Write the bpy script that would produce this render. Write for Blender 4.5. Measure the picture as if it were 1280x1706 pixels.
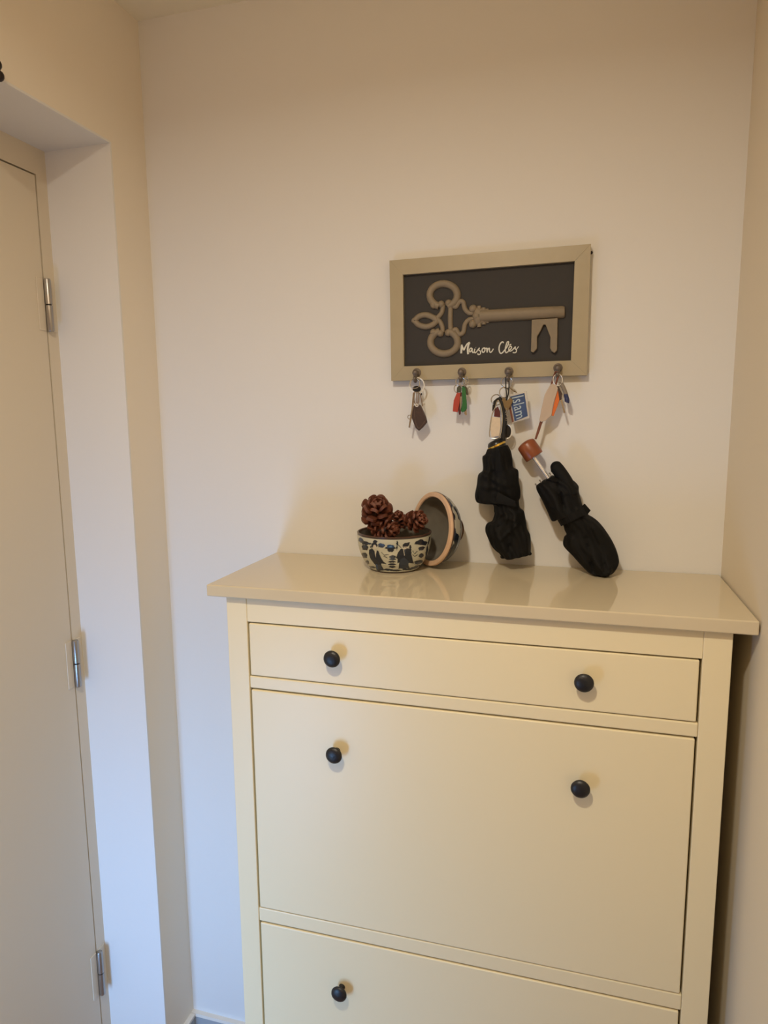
import bpy, bmesh, math, random
import numpy as np
from mathutils import Vector, Matrix
random.seed(7)
sc = bpy.context.scene
for o in list(bpy.data.objects): bpy.data.objects.remove(o)
PI = math.pi

# ------------------------------------------------------------------ camera
CAM = Vector((0.18676, -1.34202, 1.56955))
CR = Vector((0.9617256, 0.27385077, -0.00946689))
CU = Vector((-0.03034468, 0.14077544, 0.98957641))
CF = Vector((-0.27232897, 0.9514137, -0.14369726))
FPX = 1128.18
cd = bpy.data.cameras.new('camera'); co = bpy.data.objects.new('camera', cd)
sc.collection.objects.link(co); sc.camera = co
cd.sensor_fit = 'VERTICAL'; cd.sensor_height = 36; cd.sensor_width = 27
cd.lens = 36 * FPX / 1706
cd.clip_start = 0.05
m3 = Matrix((CR, CU, -CF)).transposed()
co.matrix_world = Matrix.Translation(CAM) @ m3.to_4x4()

# ------------------------------------------------------------------ light
W = bpy.data.worlds.new('world'); sc.world = W; W.use_nodes = True
W.node_tree.nodes['Background'].inputs[0].default_value = (0.62, 0.72, 0.95, 1)
W.node_tree.nodes['Background'].inputs[1].default_value = 0.35

def area(name, loc, target, sx, sy, power, color, shape='RECTANGLE', spread=PI):
    l = bpy.data.lights.new(name, 'AREA'); l.shape = shape; l.size = sx; l.size_y = sy
    l.energy = power; l.color = color; l.spread = spread
    o = bpy.data.objects.new(name, l); sc.collection.objects.link(o); o.location = loc
    d = Vector(target) - Vector(loc)
    o.rotation_euler = d.to_track_quat('-Z', 'Y').to_euler(); return o
# warm recessed ceiling lamp over the viewer, cool daylight through the low glazing of the rear wall
LAMP = (-0.08, -1.28, 2.362)
WARM, WP = (1.0, 0.925, 0.75), 14.0
COOL, CP = (0.25, 0.53, 1.0), 6.4
area('lamp_light', LAMP, (LAMP[0], LAMP[1], 0), 0.11, 0.11, WP, WARM, 'DISK', math.radians(166))
area('daylight', (-0.735, -1.46, 0.42), (-0.735, 0, 0.38), 0.25, 0.76, CP, COOL, spread=math.radians(115))
vs = sc.view_settings
vs.view_transform = 'Standard'; vs.look = 'None'; vs.gamma = 1; vs.exposure = 0.0
vs.use_curve_mapping = False

# ------------------------------------------------------------------ helpers
def P(px, py, y):
    """world point at depth plane y seen at pixel px,py of the 1280x1706 photograph"""
    d = CF + CR * ((px - 640) / FPX) - CU * ((py - 853) / FPX)
    return CAM + d * ((y - CAM.y) / d.y)
def PZ(ox, oy, s):
    """same, for coordinates traced in an enlarged crop with origin ox,oy and scale s"""
    return lambda x, y, dep: P(ox + x / s, oy + y / s, dep)

def mat(name, color, rough=0.5, metal=0.0, bump=0.0, bscale=60, var=0.0, vscale=6, spec=0.5, coat=0.0, alpha=1.0, trans=0.0, attr=None, sheen=0.0):
    m = bpy.data.materials.new(name); m.use_nodes = True
    nt = m.node_tree; b = nt.nodes['Principled BSDF']
    b.inputs['Base Color'].default_value = (*color, 1)
    b.inputs['Roughness'].default_value = rough; b.inputs['Metallic'].default_value = metal
    b.inputs['Specular IOR Level'].default_value = spec
    b.inputs['Coat Weight'].default_value = coat
    b.inputs['Alpha'].default_value = alpha
    b.inputs['Transmission Weight'].default_value = trans
    b.inputs['Sheen Weight'].default_value = sheen
    tc = nt.nodes.new('ShaderNodeTexCoord')
    if var > 0:
        n = nt.nodes.new('ShaderNodeTexNoise'); n.inputs['Scale'].default_value = vscale
        n.inputs['Detail'].default_value = 4
        nt.links.new(tc.outputs['Object'], n.inputs['Vector'])
        mx = nt.nodes.new('ShaderNodeMix'); mx.data_type = 'RGBA'
        mx.inputs['A'].default_value = (*[c * (1 - var) for c in color], 1)
        mx.inputs['B'].default_value = (*[min(1, c * (1 + var)) for c in color], 1)
        nt.links.new(n.outputs['Fac'], mx.inputs['Factor'])
        nt.links.new(mx.outputs['Result'], b.inputs['Base Color'])
    if attr:
        a = nt.nodes.new('ShaderNodeAttribute'); a.attribute_name = attr
        nt.links.new(a.outputs['Color'], b.inputs['Base Color'])
    if bump > 0:
        n2 = nt.nodes.new('ShaderNodeTexNoise'); n2.inputs['Scale'].default_value = bscale
        n2.inputs['Detail'].default_value = 5
        nt.links.new(tc.outputs['Object'], n2.inputs['Vector'])
        bp = nt.nodes.new('ShaderNodeBump'); bp.inputs['Strength'].default_value = bump
        bp.inputs['Distance'].default_value = 0.002
        nt.links.new(n2.outputs['Fac'], bp.inputs['Height'])
        nt.links.new(bp.outputs['Normal'], b.inputs['Normal'])
    return m

M = dict(
    wall=mat('wall_paint', (0.785, 0.77, 0.755), 0.65, bump=0.10, bscale=90, spec=0.3),
    warmwall=mat('wall_paint_warmlit', (0.80, 0.71, 0.57), 0.6, bump=0.10, bscale=90, spec=0.3),  # white wall on the right; the warm lamp light is put into its colour
    leftwall=mat('wall_paint_left_warmlit', (0.84, 0.765, 0.66), 0.6, bump=0.10, bscale=90, spec=0.3),  # white wall too; lacks cool daylight, so lamp warmth is put into its colour
    ceil=mat('ceiling_paint', (0.90, 0.85, 0.72), 0.8, spec=0.2),
    rear=mat('rear_wall_paint', (0.40, 0.26, 0.14), 0.7),
    floor=mat('floor_wood', (0.30, 0.15, 0.07), 0.35, var=0.2, vscale=9),
    base_w=mat('skirting_white', (0.80, 0.76, 0.70), 0.35),
    base_g=mat('skirting_grey', (0.40, 0.43, 0.46), 0.35),
    door=mat('door_paint', (0.70, 0.62, 0.50), 0.42, bump=0.04, bscale=40),
    cab=mat('cabinet_lacquer', (0.86, 0.74, 0.49), 0.38, bump=0.02, bscale=30),
    cabtop_shaded=mat('cabinet_lacquer_shaded', (0.66, 0.56, 0.395), 0.06, bump=0.012, bscale=14, spec=0.6),  # same lacquer as the fronts; weaker light on the top put into the colour
    knob=mat('knob_black', (0.012, 0.012, 0.014), 0.42, bump=0.15, bscale=300),
    steel=mat('hinge_steel', (0.42, 0.40, 0.38), 0.32, 0.9, bump=0.1, bscale=80),
    chrome=mat('chrome', (0.92, 0.93, 0.97), 0.22, 0.9),
    ring=mat('ring_steel', (0.50, 0.47, 0.43), 0.25, 1.0),
    rack=mat('rack_frame_paint', (0.405, 0.34, 0.225), 0.38, bump=0.2, bscale=50, var=0.06, vscale=30),
    panel=mat('rack_panel_charcoal', (0.030, 0.026, 0.024), 0.7, bump=0.1, bscale=200, var=0.08),
    relief=mat('key_relief_taupe', (0.235, 0.185, 0.125), 0.6, bump=0.2, bscale=250, var=0.12, vscale=60),
    letter=mat('lettering_cream', (0.70, 0.68, 0.60), 0.6),
    hook=mat('hook_grey', (0.16, 0.13, 0.11), 0.45, 0.3, bump=0.2, bscale=200),
    black=mat('black_plastic', (0.008, 0.008, 0.009), 0.3),
    cloth=mat('umbrella_fabric', (0.0036, 0.0034, 0.0035), 0.75, bump=0.4, bscale=70, spec=0.25),
    cordb=mat('black_cord', (0.012, 0.010, 0.009), 0.7),
    gold=mat('gold_band', (0.85, 0.55, 0.12), 0.25, 1.0, var=0.3, vscale=300),
    brownwood=mat('umbrella_handle_wood', (0.24, 0.065, 0.022), 0.35, var=0.25, vscale=60, bump=0.1, bscale=200),
    brownstrap=mat('brown_strap', (0.16, 0.045, 0.02), 0.6),
    leather=mat('dark_brown_leather', (0.055, 0.030, 0.024), 0.38, var=0.3, vscale=80, bump=0.3, bscale=250),
    edge=mat('leather_edge', (0.16, 0.10, 0.07), 0.5),
    strap=mat('tan_strap', (0.22, 0.15, 0.10), 0.6),
    brass=mat('dull_brass', (0.22, 0.15, 0.07), 0.4, 0.6),
    nickel=mat('pale_metal', (0.88, 0.85, 0.80), 0.3, 0.35),
    red=mat('red_plastic', (0.42, 0.05, 0.03), 0.4), dred=mat('dark_red_plastic', (0.09, 0.012, 0.012), 0.4),
    green=mat('green_plastic', (0.02, 0.14, 0.035), 0.35), olive=mat('olive_plastic', (0.06, 0.06, 0.03), 0.5),
    blue=mat('photo_blue', (0.045, 0.085, 0.20), 0.3, var=0.3, vscale=60), pale=mat('print_pale_blue', (0.45, 0.55, 0.62), 0.4),
    clear=mat('clear_plastic', (0.75, 0.70, 0.64), 0.15, alpha=0.6), cream=mat('label_cream', (0.68, 0.55, 0.40), 0.5, var=0.12, vscale=200),
    tagpink=mat('frosted_tag', (0.62, 0.49, 0.39), 0.35, alpha=0.8), orange=mat('orange_plastic', (0.70, 0.16, 0.03), 0.4),
    taupe=mat('taupe_rubber', (0.24, 0.20, 0.16), 0.5), navy=mat('navy_rubber', (0.02, 0.03, 0.11), 0.4),
    rimclay=mat('unglazed_clay', (0.66, 0.44, 0.29), 0.7, bump=0.3, bscale=200, var=0.12, vscale=60),
    glazein=mat('grey_glaze', (0.175, 0.155, 0.125), 0.22, var=0.25, vscale=30),
    rimbrown=mat('brown_rim_glaze', (0.075, 0.035, 0.022), 0.3, var=0.3, vscale=60),
    painted=mat('painted_porcelain', (0.6, 0.57, 0.47), 0.22, attr='paint', bump=0.06, bscale=80),
    cone=mat('pine_cone_scale', (0.150, 0.047, 0.024), 0.42, var=0.5, vscale=90, bump=0.3, bscale=300),
    conedark=mat('pine_cone_core', (0.035, 0.014, 0.010), 0.7),
    gap=mat('recess_shade', (0.06, 0.045, 0.03), 0.9),  # dark colour stands in for the shade inside gaps
    glass=mat('daylight_glass', (0.9, 0.95, 1.0), 0.02, alpha=0.12),
    screw=mat('screw_dark', (0.03, 0.02, 0.018), 0.4, 0.5),
)

ORG = {}
def thing(name, label, cat, loc, group=None):
    o = bpy.data.objects.new(name, None); sc.collection.objects.link(o)
    o.empty_display_size = 0.02; o.location = loc
    o['label'] = label; o['category'] = cat
    if group: o['group'] = group
    ORG[o] = Vector(loc); return o

class MB:
    def __init__(s): s.v = []; s.f = []
    def add(s, vs_, fs):
        n = len(s.v); s.v += [Vector(q) for q in vs_]; s.f += [[n + i for i in q] for q in fs]
    def box(s, x0, x1, y0, y1, z0, z1):
        s.add([(x, y, z) for z in (z0, z1) for y in (y0, y1) for x in (x0, x1)],
              [(0, 2, 3, 1), (4, 5, 7, 6), (0, 1, 5, 4), (2, 6, 7, 3), (0, 4, 6, 2), (1, 3, 7, 5)])
        return s
    def prism(s, pts, y0, y1, back=None):
        """closed polygon of 3D points (roughly facing -y), pushed back along the y axis by y1-y0"""
        n = len(pts); a = [Vector(p) for p in pts]
        b = [Vector((p[0], p[1] + (y1 - y0), p[2])) for p in a]
        s.add(a + b, [list(range(n))[::-1], list(range(n, 2 * n))] + [[i, (i + 1) % n, n + (i + 1) % n, n + i] for i in range(n)])
        return s
    def tube(s, path, r, seg=10, closed=False, caps=True, sx=1.0, up=None):
        path = [Vector(p) for p in path]; n = len(path)
        rr = [float(q) for q in np.interp(np.linspace(0, 1, n), np.linspace(0, 1, len(r)), r)] if isinstance(r, (list, tuple)) else [r] * n
        up = Vector(up) if up is not None else Vector((0, -1, 0)); rings = []
        for i, p in enumerate(path):
            if closed: t = path[(i + 1) % n] - path[i - 1]
            else: t = path[min(i + 1, n - 1)] - path[max(i - 1, 0)]
            t.normalize()
            u = up - t * up.dot(t)
            if u.length < 1e-3: u = Vector((1, 0, 0)) - t * t.x
            u.normalize(); w = t.cross(u)
            rings.append([p + (w * math.cos(a) * sx + u * math.sin(a)) * rr[i] for a in [2 * PI * k / seg for k in range(seg)]])
        vs_ = [q for g in rings for q in g]; fs = []
        for i in range(n if closed else n - 1):
            j = (i + 1) % n
            for k in range(seg):
                l = (k + 1) % seg
                fs.append((i * seg + k, i * seg + l, j * seg + l, j * seg + k))
        if caps and not closed:
            fs.append(list(range(seg))[::-1]); fs.append([(n - 1) * seg + k for k in range(seg)])
        s.add(vs_, fs); return s
    def lathe(s, prof, c=(0, 0, 0), axis=(0, 0, 1), seg=32, ref=None):
        """profile of (radius, height) pairs turned about an axis through c"""
        a = Vector(axis).normalized(); ref = Vector(ref) if ref is not None else (Vector((1, 0, 0)) if abs(a.x) < .9 else Vector((0, 0, 1)))
        u = (ref - a * ref.dot(a)).normalized(); w = a.cross(u); c = Vector(c)
        vs_ = []; fs = []
        for (r, h) in prof:
            r = max(r, 1e-5)
            vs_ += [c + a * h + (u * math.cos(t) + w * math.sin(t)) * r for t in [2 * PI * k / seg for k in range(seg)]]
        for i in range(len(prof) - 1):
            for k in range(seg):
                l = (k + 1) % seg
                fs.append((i * seg + k, i * seg + l, (i + 1) * seg + l, (i + 1) * seg + k))
        s.add(vs_, fs); return s
    def ball(s, c, r, seg=14, sc_=(1, 1, 1)):
        vs_ = []; fs = []; n = seg // 2 + 1
        for i in range(n):
            th = PI * i / (n - 1)
            for k in range(seg):
                ph = 2 * PI * k / seg; rr = max(math.sin(th), 1e-3)
                vs_.append(Vector(c) + Vector((rr * math.cos(ph) * sc_[0], rr * math.sin(ph) * sc_[1], math.cos(th) * sc_[2])) * r)
        for i in range(n - 1):
            for k in range(seg):
                l = (k + 1) % seg; fs.append((i * seg + k, (i + 1) * seg + k, (i + 1) * seg + l, i * seg + l))
        s.add(vs_, fs); return s
    def rows(s, grid, closed=True, cap=True):
        m = len(grid[0]); fs = []
        for i in range(len(grid) - 1):
            for k in range(m if closed else m - 1):
                l = (k + 1) % m; fs.append((i * m + k, i * m + l, (i + 1) * m + l, (i + 1) * m + k))
        if cap: fs.append(list(range(m))[::-1]); fs.append([(len(grid) - 1) * m + k for k in range(m)])
        s.add([q for g in grid for q in g], fs); return s
    def build(s, name, m, parent=None, smooth=True, bevel=0, loc=None, angle=40, seg=2, kind=None, subsurf=0):
        org = ORG[parent] if parent is not None else Vector(loc or (0, 0, 0))
        me = bpy.data.meshes.new(name)
        me.from_pydata([tuple(v - org) for v in s.v], [], s.f); me.validate()
        bm = bmesh.new(); bm.from_mesh(me); bmesh.ops.recalc_face_normals(bm, faces=bm.faces)
        bm.to_mesh(me); bm.free()
        if smooth:
            me.polygons.foreach_set('use_smooth', [True] * len(me.polygons))
            me.set_sharp_from_angle(angle=math.radians(angle))
        me.materials.append(m)
        o = bpy.data.objects.new(name, me); sc.collection.objects.link(o)
        if parent is not None: o.parent = parent
        else: o.location = org
        ORG[o] = org
        if bevel:
            b = o.modifiers.new('bevel', 'BEVEL'); b.width = bevel; b.segments = seg; b.limit_method = 'ANGLE'
            b.angle_limit = math.radians(40); b.harden_normals = False
        if subsurf:
            q = o.modifiers.new('sub', 'SUBSURF'); q.levels = subsurf; q.render_levels = subsurf
        if kind: o['kind'] = kind
        return o
def circ(cx, cy, rx, ry, a0=0, a1=360, n=24):
    return [(cx + rx * math.cos(math.radians(a0 + (a1 - a0) * i / n)), cy + ry * math.sin(math.radians(a0 + (a1 - a0) * i / n))) for i in range(n + (0 if a1 - a0 == 360 else 1))]
def smooth_path(pts, n=6):
    """Catmull-Rom through points of any dimension"""
    out = []; p = [tuple(q) for q in pts]; L = len(p)
    for i in range(L - 1):
        p0, p1, p2, p3 = p[max(i - 1, 0)], p[i], p[i + 1], p[min(i + 2, L - 1)]
        for k in range(n):
            t = k / n
            out.append(tuple(.5 * (2 * b + (c - a) * t + (2 * a - 5 * b + 4 * c - d) * t * t + (-a + 3 * b - 3 * c + d) * t ** 3) for a, b, c, d in zip(p0, p1, p2, p3)))
    out.append(p[-1]); return out

# ------------------------------------------------------------------ the setting
XL, XR, ZC, YB = -0.7195, 0.448, 2.381, -1.45      # left wall, right wall, ceiling, rear wall
XD, YR, ZL = -0.8753, -0.1144, 2.106               # door plane, reveal, lintel height
YN = YB + 0.001                                      # near side of the doorway
def struct(name, mb, m, **k): return mb.build(name, m, kind='structure', **k)
struct('floor', MB().box(XD - .15, XR + .1, YB - .1, .1, -.05, 0), M['floor'], smooth=False)
struct('ceiling', MB().box(XD - .15, XR + .1, YB - .1, .1, ZC, ZC + .05), M['ceil'], smooth=False)
struct('wall_back', MB().box(XD - .15, XR + .1, 0, .1, 0, ZC), M['wall'], smooth=False)
struct('wall_right', MB().box(XR, XR + .1, YB, 0, 0, ZC), M['warmwall'], smooth=False)
wl = MB()
wl.box(XD - .1, XL, YR, 0, 0, ZC)                 # strip beside the corner, its end is the reveal
wl.box(XD - .1, XL, YN, YR, ZL, ZC)               # above the doorway
struct('wall_left', wl, M['leftwall'], smooth=False)
# reveal lining of the doorway (white like the back wall)
rv = MB(); rv.box(XD, XL + .0006, YR - .003, YR + .001, 0, ZL); rv.box(XD, XL + .0006, YN, YR - .003, ZL - .003, ZL + .001)
struct('trim_1', rv, M['wall'], smooth=False)
# rear wall with a low glazed opening on the left
wr = MB(); gx0, gx1, gz0, gz1 = -.865, -.605, .03, .81
wr.box(XD, gx0, YB - .06, YB, 0, ZC); wr.box(gx1, XR, YB - .06, YB, 0, ZC)
wr.box(gx0, gx1, YB - .06, YB, gz1, ZC); wr.box(gx0, gx1, YB - .06, YB, 0, gz0)
struct('wall_rear', wr, M['rear'], smooth=False)
# skirting boards: pale cap, grey face
BH = .062
bb = struct('baseboard_back', MB().box(XL, -.42, -.011, 0, 0, BH - .008), M['base_g'], smooth=False)
MB().prism([(XL, -.0125, BH - .008), (-.42, -.0125, BH - .008), (-.42, -.011, BH - .001), (XL, -.011, BH - .001)], 0, .0110).build('cap', M['base_w'], bb, smooth=False)
bl = struct('baseboard_left', MB().box(XL, XL + .011, YR, -.0125, 0, BH - .008), M['base_g'], smooth=False)
MB().box(XL, XL + .0125, YR, -.0127, BH - .008, BH - .001).build('cap', M['base_w'], bl, smooth=False)

# door leaf, frame and its three hinges
YG, ZD = -.1475, 2.050
fr = MB()
fr.box(XD - .06, XD, YG + .0015, YR, 0, ZL); fr.box(XD - .06, XD, YN, YG + .0015, ZD + .0015, ZL)
fr.box(XD - .06, XD, YN, YN + .035, 0, ZD + .0015)
d = struct('door_1', MB().box(XD - .042, XD, YN + .037, YG - .0012, .005, ZD - .0012), M['door'], smooth=False, bevel=.0015)
fr.build('door_frame', M['door'], d, smooth=False)
MB().box(XD - .05, XD - .044, YN + .03, YG + .01, 0, ZD + .01).build('door_gap_shade', M['gap'], d, smooth=False)  # dark sheet behind the leaf; shade of the door gap put into its colour
for z0, z1 in ((1.744, 1.850), (.974, 1.082), (.201, .315)):
    zm = (z0 + z1) / 2; R_ = .0068
    h = MB().box(XD, XD + .0022, YG - .022, YG - .004, z0 + .001, z1 - .001); 
    h.box(XD, XD + .0016, YG + .004, YG + .026, z0 + .001, z1 - .001)
    hg = h.build('hinge', M['door'], d, smooth=False, bevel=.0006)
    cx, cy = XD + .0075, YG + .001
    b = MB()
    b.lathe([(0, z0), (R_ * .85, z0), (R_, z0 + .002), (R_, zm - .0015), (R_ * .8, zm - .001)], (cx, cy, 0), seg=20)
    b.lathe([(R_ * .8, zm + .001), (R_, zm + .0015), (R_, z1 - .003), (R_ * .9, z1 - .001), (0, z1)], (cx, cy, 0), seg=20)
    b.build('barrel', M['steel'], hg)
    MB().lathe([(0, zm - .0016), (R_ * .75, zm - .0016), (R_ * .75, zm + .0016), (0, zm + .0016)], (cx, cy, 0), seg=16).build('washer', M['black'], hg)

# dark fitting high on the left wall, cut by the frame's edge
t = thing('wall_hook', 'small dark metal fitting high on the wall above the doorway, cut by the left edge', 'wall fitting', (XL, -.415, 2.10))
MB().lathe([(0, 0), (.013, 0), (.013, .003), (.009, .005), (0, .005)], (XL, -.416, 2.104), (1, 0, 0), 20).build('plate', M['screw'], t)
MB().tube(smooth_path([(XL + .004, -.416, 2.104), (XL + .012, -.416, 2.103), (XL + .017, -.414, 2.098)]), .0035).build('stem', M['screw'], t)
bl_ = MB().ball((XL + .018, -.4075, 2.1125), .0085); bl_.ball((XL + .02, -.4065, 2.0965), .0085); bl_.tube([(XL + .018, -.41, 2.1125), (XL + .02, -.41, 2.0965)], .004)
bl_.build('knob', M['screw'], t)

# ceiling lamp behind the camera
t = thing('ceiling_lamp', 'round recessed ceiling lamp behind the viewer', 'lamp', (LAMP[0], LAMP[1], ZC))
MB().lathe([(.057, -.017), (.075, -.012), (.078, -.0005), (.057, -.0005)], (LAMP[0], LAMP[1], ZC), seg=40).build('trim_ring', M['base_w'], t)

# ------------------------------------------------------------------ the shoe cabinet
t = thing('shoe_cabinet', 'cream lacquered shoe cabinet with one drawer and tilting doors in the corner', 'cabinet', (0, -.15, 0))
H = 1.27; TH = .0212; YF = -.2955; HW = .445; YBF = -.283      # body front
MB().box(-HW, HW + .0002, YF, -.0015, H - TH, H).build('tabletop', M['cabtop_shaded'], t, smooth=False, bevel=.0022, seg=3)
XA, XB = -.4132, .4148; ST = .0396
for x0, x1 in ((XA, XA + ST), (XB - ST, XB)):
    MB().box(x0, x1, YBF, YBF + .04, 0, H - TH).build('stile', M['cab'], t, smooth=False, bevel=.0012)
for x0, x1 in ((XA + .001, XA + .017), (XB - .017, XB - .001)):
    MB().box(x0, x1, YBF + .04, -.02, .05, H - TH).build('side_panel', M['cab'], t, smooth=False)
ia, ib = XA + ST, XB - ST
zdt, zdb, z1t, z1b, z2t = 1.2032, 1.1011, 1.0783, .6377, .6093
g = .0018
MB().box(ia + .0002, ib - .0002, YBF + .0006, YBF + .02, zdt, H - TH).build('top_rail', M['cab'], t, smooth=False, bevel=.0008)
MB().box(ia + .0002, ib - .0002, YBF + .0012, YBF + .02, z1t, zdb).build('rail', M['cab'], t, smooth=False, bevel=.0022)
MB().box(ia + .0002, ib - .0002, YBF + .0012, YBF + .02, z2t, z1b).build('rail', M['cab'], t, smooth=False, bevel=.0022)
MB().box(ia + .0002, ib - .0002, YBF + .0012, YBF + .02, .08, .15).build('rail', M['cab'], t, smooth=False, bevel=.0022)
MB().box(XA + .017, XB - .017, -.03, -.022, .06, H - TH).build('back_panel', M['gap'], t, smooth=False)
MB().box(XA + .017, XB - .017, YBF + .022, YBF + .026, .1, H - TH).build('recess_shade_sheet', M['gap'], t, smooth=False)  # dark sheet behind the fronts; shade between them is put into its colour
def knob(x, z, y, parent):
    k = MB().lathe([(0, .0), (.0062, .0), (.0056, .002), (.0048, .006), (.0052, .010), (.0085, .0128), (.0142, .0148), (.0150, .0168), (.0142, .0192),
                    (.0105, .0215), (.0055, .0228), (0, .0232)], (x, y, z), (0, -1, 0), 40)
    return k.build('knob', M['knob'], parent, angle=60)
def front(name, z0, z1, kz, y=YBF + .0006):
    f = MB().box(ia + .0028, ib - .0034, y, y + .018, z0, z1).build(name, M['cab'], t, smooth=False, bevel=.0022, seg=3)
    for s in (-1, 1): knob(s * .2072, kz, y, f)
front('drawer', zdb + .0018, zdt - .0028, 1.1548)
front('tilt_door', z1b + .0014, z1t - .0028, .979)
front('tilt_door', .152, z2t - .0028, .5085)

# ------------------------------------------------------------------ key rack
RX0, RX1, RZ0, RZ1 = -.1757, .1986, 1.6351, 1.8652
t = thing('key_rack', 'taupe framed key rack with a large relief key and four hooks on the wall', 'key rack', (.0117, 0, 1.75))
K4 = PZ(640, 400, 3.5556)
def quad(pts, y, th, name, m, bevel=.0012):
    return MB().prism([P(a, b, y) for a, b in pts], 0, th).build(name, m, t, smooth=False, bevel=bevel)
o_ = [(649, 434), (985, 406.3), (978, 625), (652, 634.6)]      # outer corners TL TR BR BL
i_ = [(671.5, 457.6), (957.8, 434.9), (951.6, 600.5), (673.2, 610.4)]
FY = -.020
for a, b in ((0, 1), (1, 2), (2, 3), (3, 0)):
    quad([o_[a], o_[b], i_[b], i_[a]], FY, .0195, 'frame_rail', M['rack'], .0003)
quad([(661, 446), (971, 421), (965, 612), (663, 622)], -.0115, .005, 'panel', M['panel'], 0)
MB().ball(P(985.5, 421, -.01), .003, 10).build('side_screw', M['screw'], t)
KK = PZ(660, 440, 4.267); yk = -.0125
def kt(mb, pts, r, n=5, closed=False, y=yk, raw=False):
    q = pts if raw else smooth_path(pts, n)
    mb.tube([KK(a, b, y) for a, b in q], r, 10, closed=closed)
key = MB(); s_ = 1.12 / 4.267 / 1000
kt(key, circ(338, 222, 98, 82, 108, 432, 30), 27 * s_, raw=True)
kt(key, circ(342, 556, 97, 82, -72, 252, 30), 27 * s_, raw=True)
for x, y in ((268, 292), (322, 286), (374, 278), (266, 486), (316, 492), (372, 488)): key.ball(KK(x, y, yk - .001), 27 * s_, 12)
kt(key, [(132, 403), (165, 372), (215, 362), (262, 380), (288, 404), (260, 432), (215, 446), (165, 434), (132, 403)], 22 * s_)
key.ball(KK(128, 402, yk), 22 * s_, 10)
kt(key, [(388, 300), (386, 390), (388, 470)], 19 * s_)
kt(key, [(335, 290), (325, 345), (290, 385), (262, 392)], 18 * s_)
kt(key, [(255, 372), (300, 395), (328, 440), (332, 485)], 18 * s_)
kt(key, [(392, 282), (425, 305), (450, 268), (478, 272), (490, 320), (520, 348), (550, 350)], 18 * s_)
kt(key, [(390, 490), (425, 465), (450, 500), (480, 482), (490, 430), (520, 396), (550, 390)], 18 * s_)
for x, y, r in ((548, 318, 30), (546, 426, 30), (575, 370, 34)): key.ball(KK(x, y, yk - .001), r * s_, 14)
def collar(x, y0, y1, w):
    a, b = KK(x, y0, yk), KK(x + 2, y1, yk); key.tube([a + (b - a) * k / 8 for k in range(9)], [w * s_ * (0.75 + .25 * math.sin(PI * k / 8)) for k in range(9)], 12)
sq = MB(); sq.tube([KK(a, b, yk) for a, b in ((548, 374), (566, 373), (584, 372), (600, 371), (618, 370), (634, 369), (646, 369), (664, 368))], [q * s_ for q in (34, 62, 68, 56, 62, 50, 52, 44)], 20)
key.add([Vector((v.x, yk + (v.y - yk) * .5, v.z)) for v in sq.v], sq.f)
collar(590, 298, 448, 20); collar(622, 310, 430, 20); collar(650, 318, 420, 13)
kt(key, [(600, 371), (800, 360), (1000, 349), (1185, 341), (1200, 340)], [44 * s_, 44 * s_, 44 * s_, 43 * s_, 36 * s_], raw=True)
key.v = [Vector((v.x, max(v.y, -.023), v.z)) if v.y < -.023 else v for v in key.v]
ko = key.build('key_ornament', M['relief'], t, angle=55)
bit = [(965, 395), (1150, 383), (1146, 612), (1127, 632), (1104, 618), (1095, 596), (1098, 520), (1078, 470), (1063, 430), (1048, 430), (1026, 478), (1003, 515), (1003, 600), (976, 630), (958, 620)]
MB().prism([KK(a, b, -.0195) for a, b in bit], 0, .0085).build('key_bit', M['relief'], t, smooth=False, bevel=.0012)
# lettering, brush strokes
LT = PZ(760, 560, 11.636); yl = -.0117
strokes = [
 ([(108, 165), (106, 230), (100, 335)], 17), ([(110, 165), (128, 215), (152, 268), (178, 215), (215, 155), (266, 120)], 12), ([(262, 122), (240, 180), (228, 260), (234, 350)], 17),
 ([(312, 240), (285, 232), (262, 268), (266, 305), (290, 295), (316, 240), (312, 290), (330, 322), (352, 300)], 9),
 ([(368, 242), (354, 300), (372, 325), (402, 300)], 9), ([(382, 216), (386, 220)], 8),
 ([(400, 302), (440, 245), (455, 232), (436, 262), (470, 292), (474, 335), (448, 360), (425, 350), (428, 332)], 9),
 ([(548, 228), (515, 245), (505, 290), (525, 315), (555, 295), (562, 255), (545, 228), (568, 238), (600, 235)], 10),
 ([(604, 228), (600, 270), (606, 318)], 11), ([(606, 290), (628, 245), (648, 236), (650, 290), (668, 316), (700, 290), (726, 243)], 9),
 ([(922, 132), (900, 112), (862, 145), (838, 210), (838, 280), (862, 332), (900, 322), (940, 275)], 11),
 ([(940, 275), (985, 215), (1018, 150), (1018, 108), (992, 120), (968, 190), (954, 270), (970, 322), (1010, 300)], 10),
 ([(1008, 298), (1050, 262), (1078, 222), (1060, 196), (1032, 218), (1022, 262), (1042, 292), (1080, 280), (1112, 250)], 9),
 ([(1036, 178), (1070, 156)], 9),
 ([(1112, 252), (1142, 215), (1152, 212), (1150, 245), (1175, 275), (1160, 315), (1125, 322), (1102, 316)], 9), ([(1160, 268), (1185, 240), (1216, 200)], 7)]
le = MB()
for q, w in strokes:
    p_ = smooth_path(q, 5) if len(q) > 2 else q
    le.tube([LT(a, b, yl) for a, b in p_], w * 1.35 / 11.636 / 1000, 8)
le.v = [Vector((v.x, yl + (v.y - yl) * .5, v.z)) for v in le.v]
lo = le.build('lettering', M['letter'], t); lo['label'] = 'cream handwritten words Maison Clés'
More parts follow.
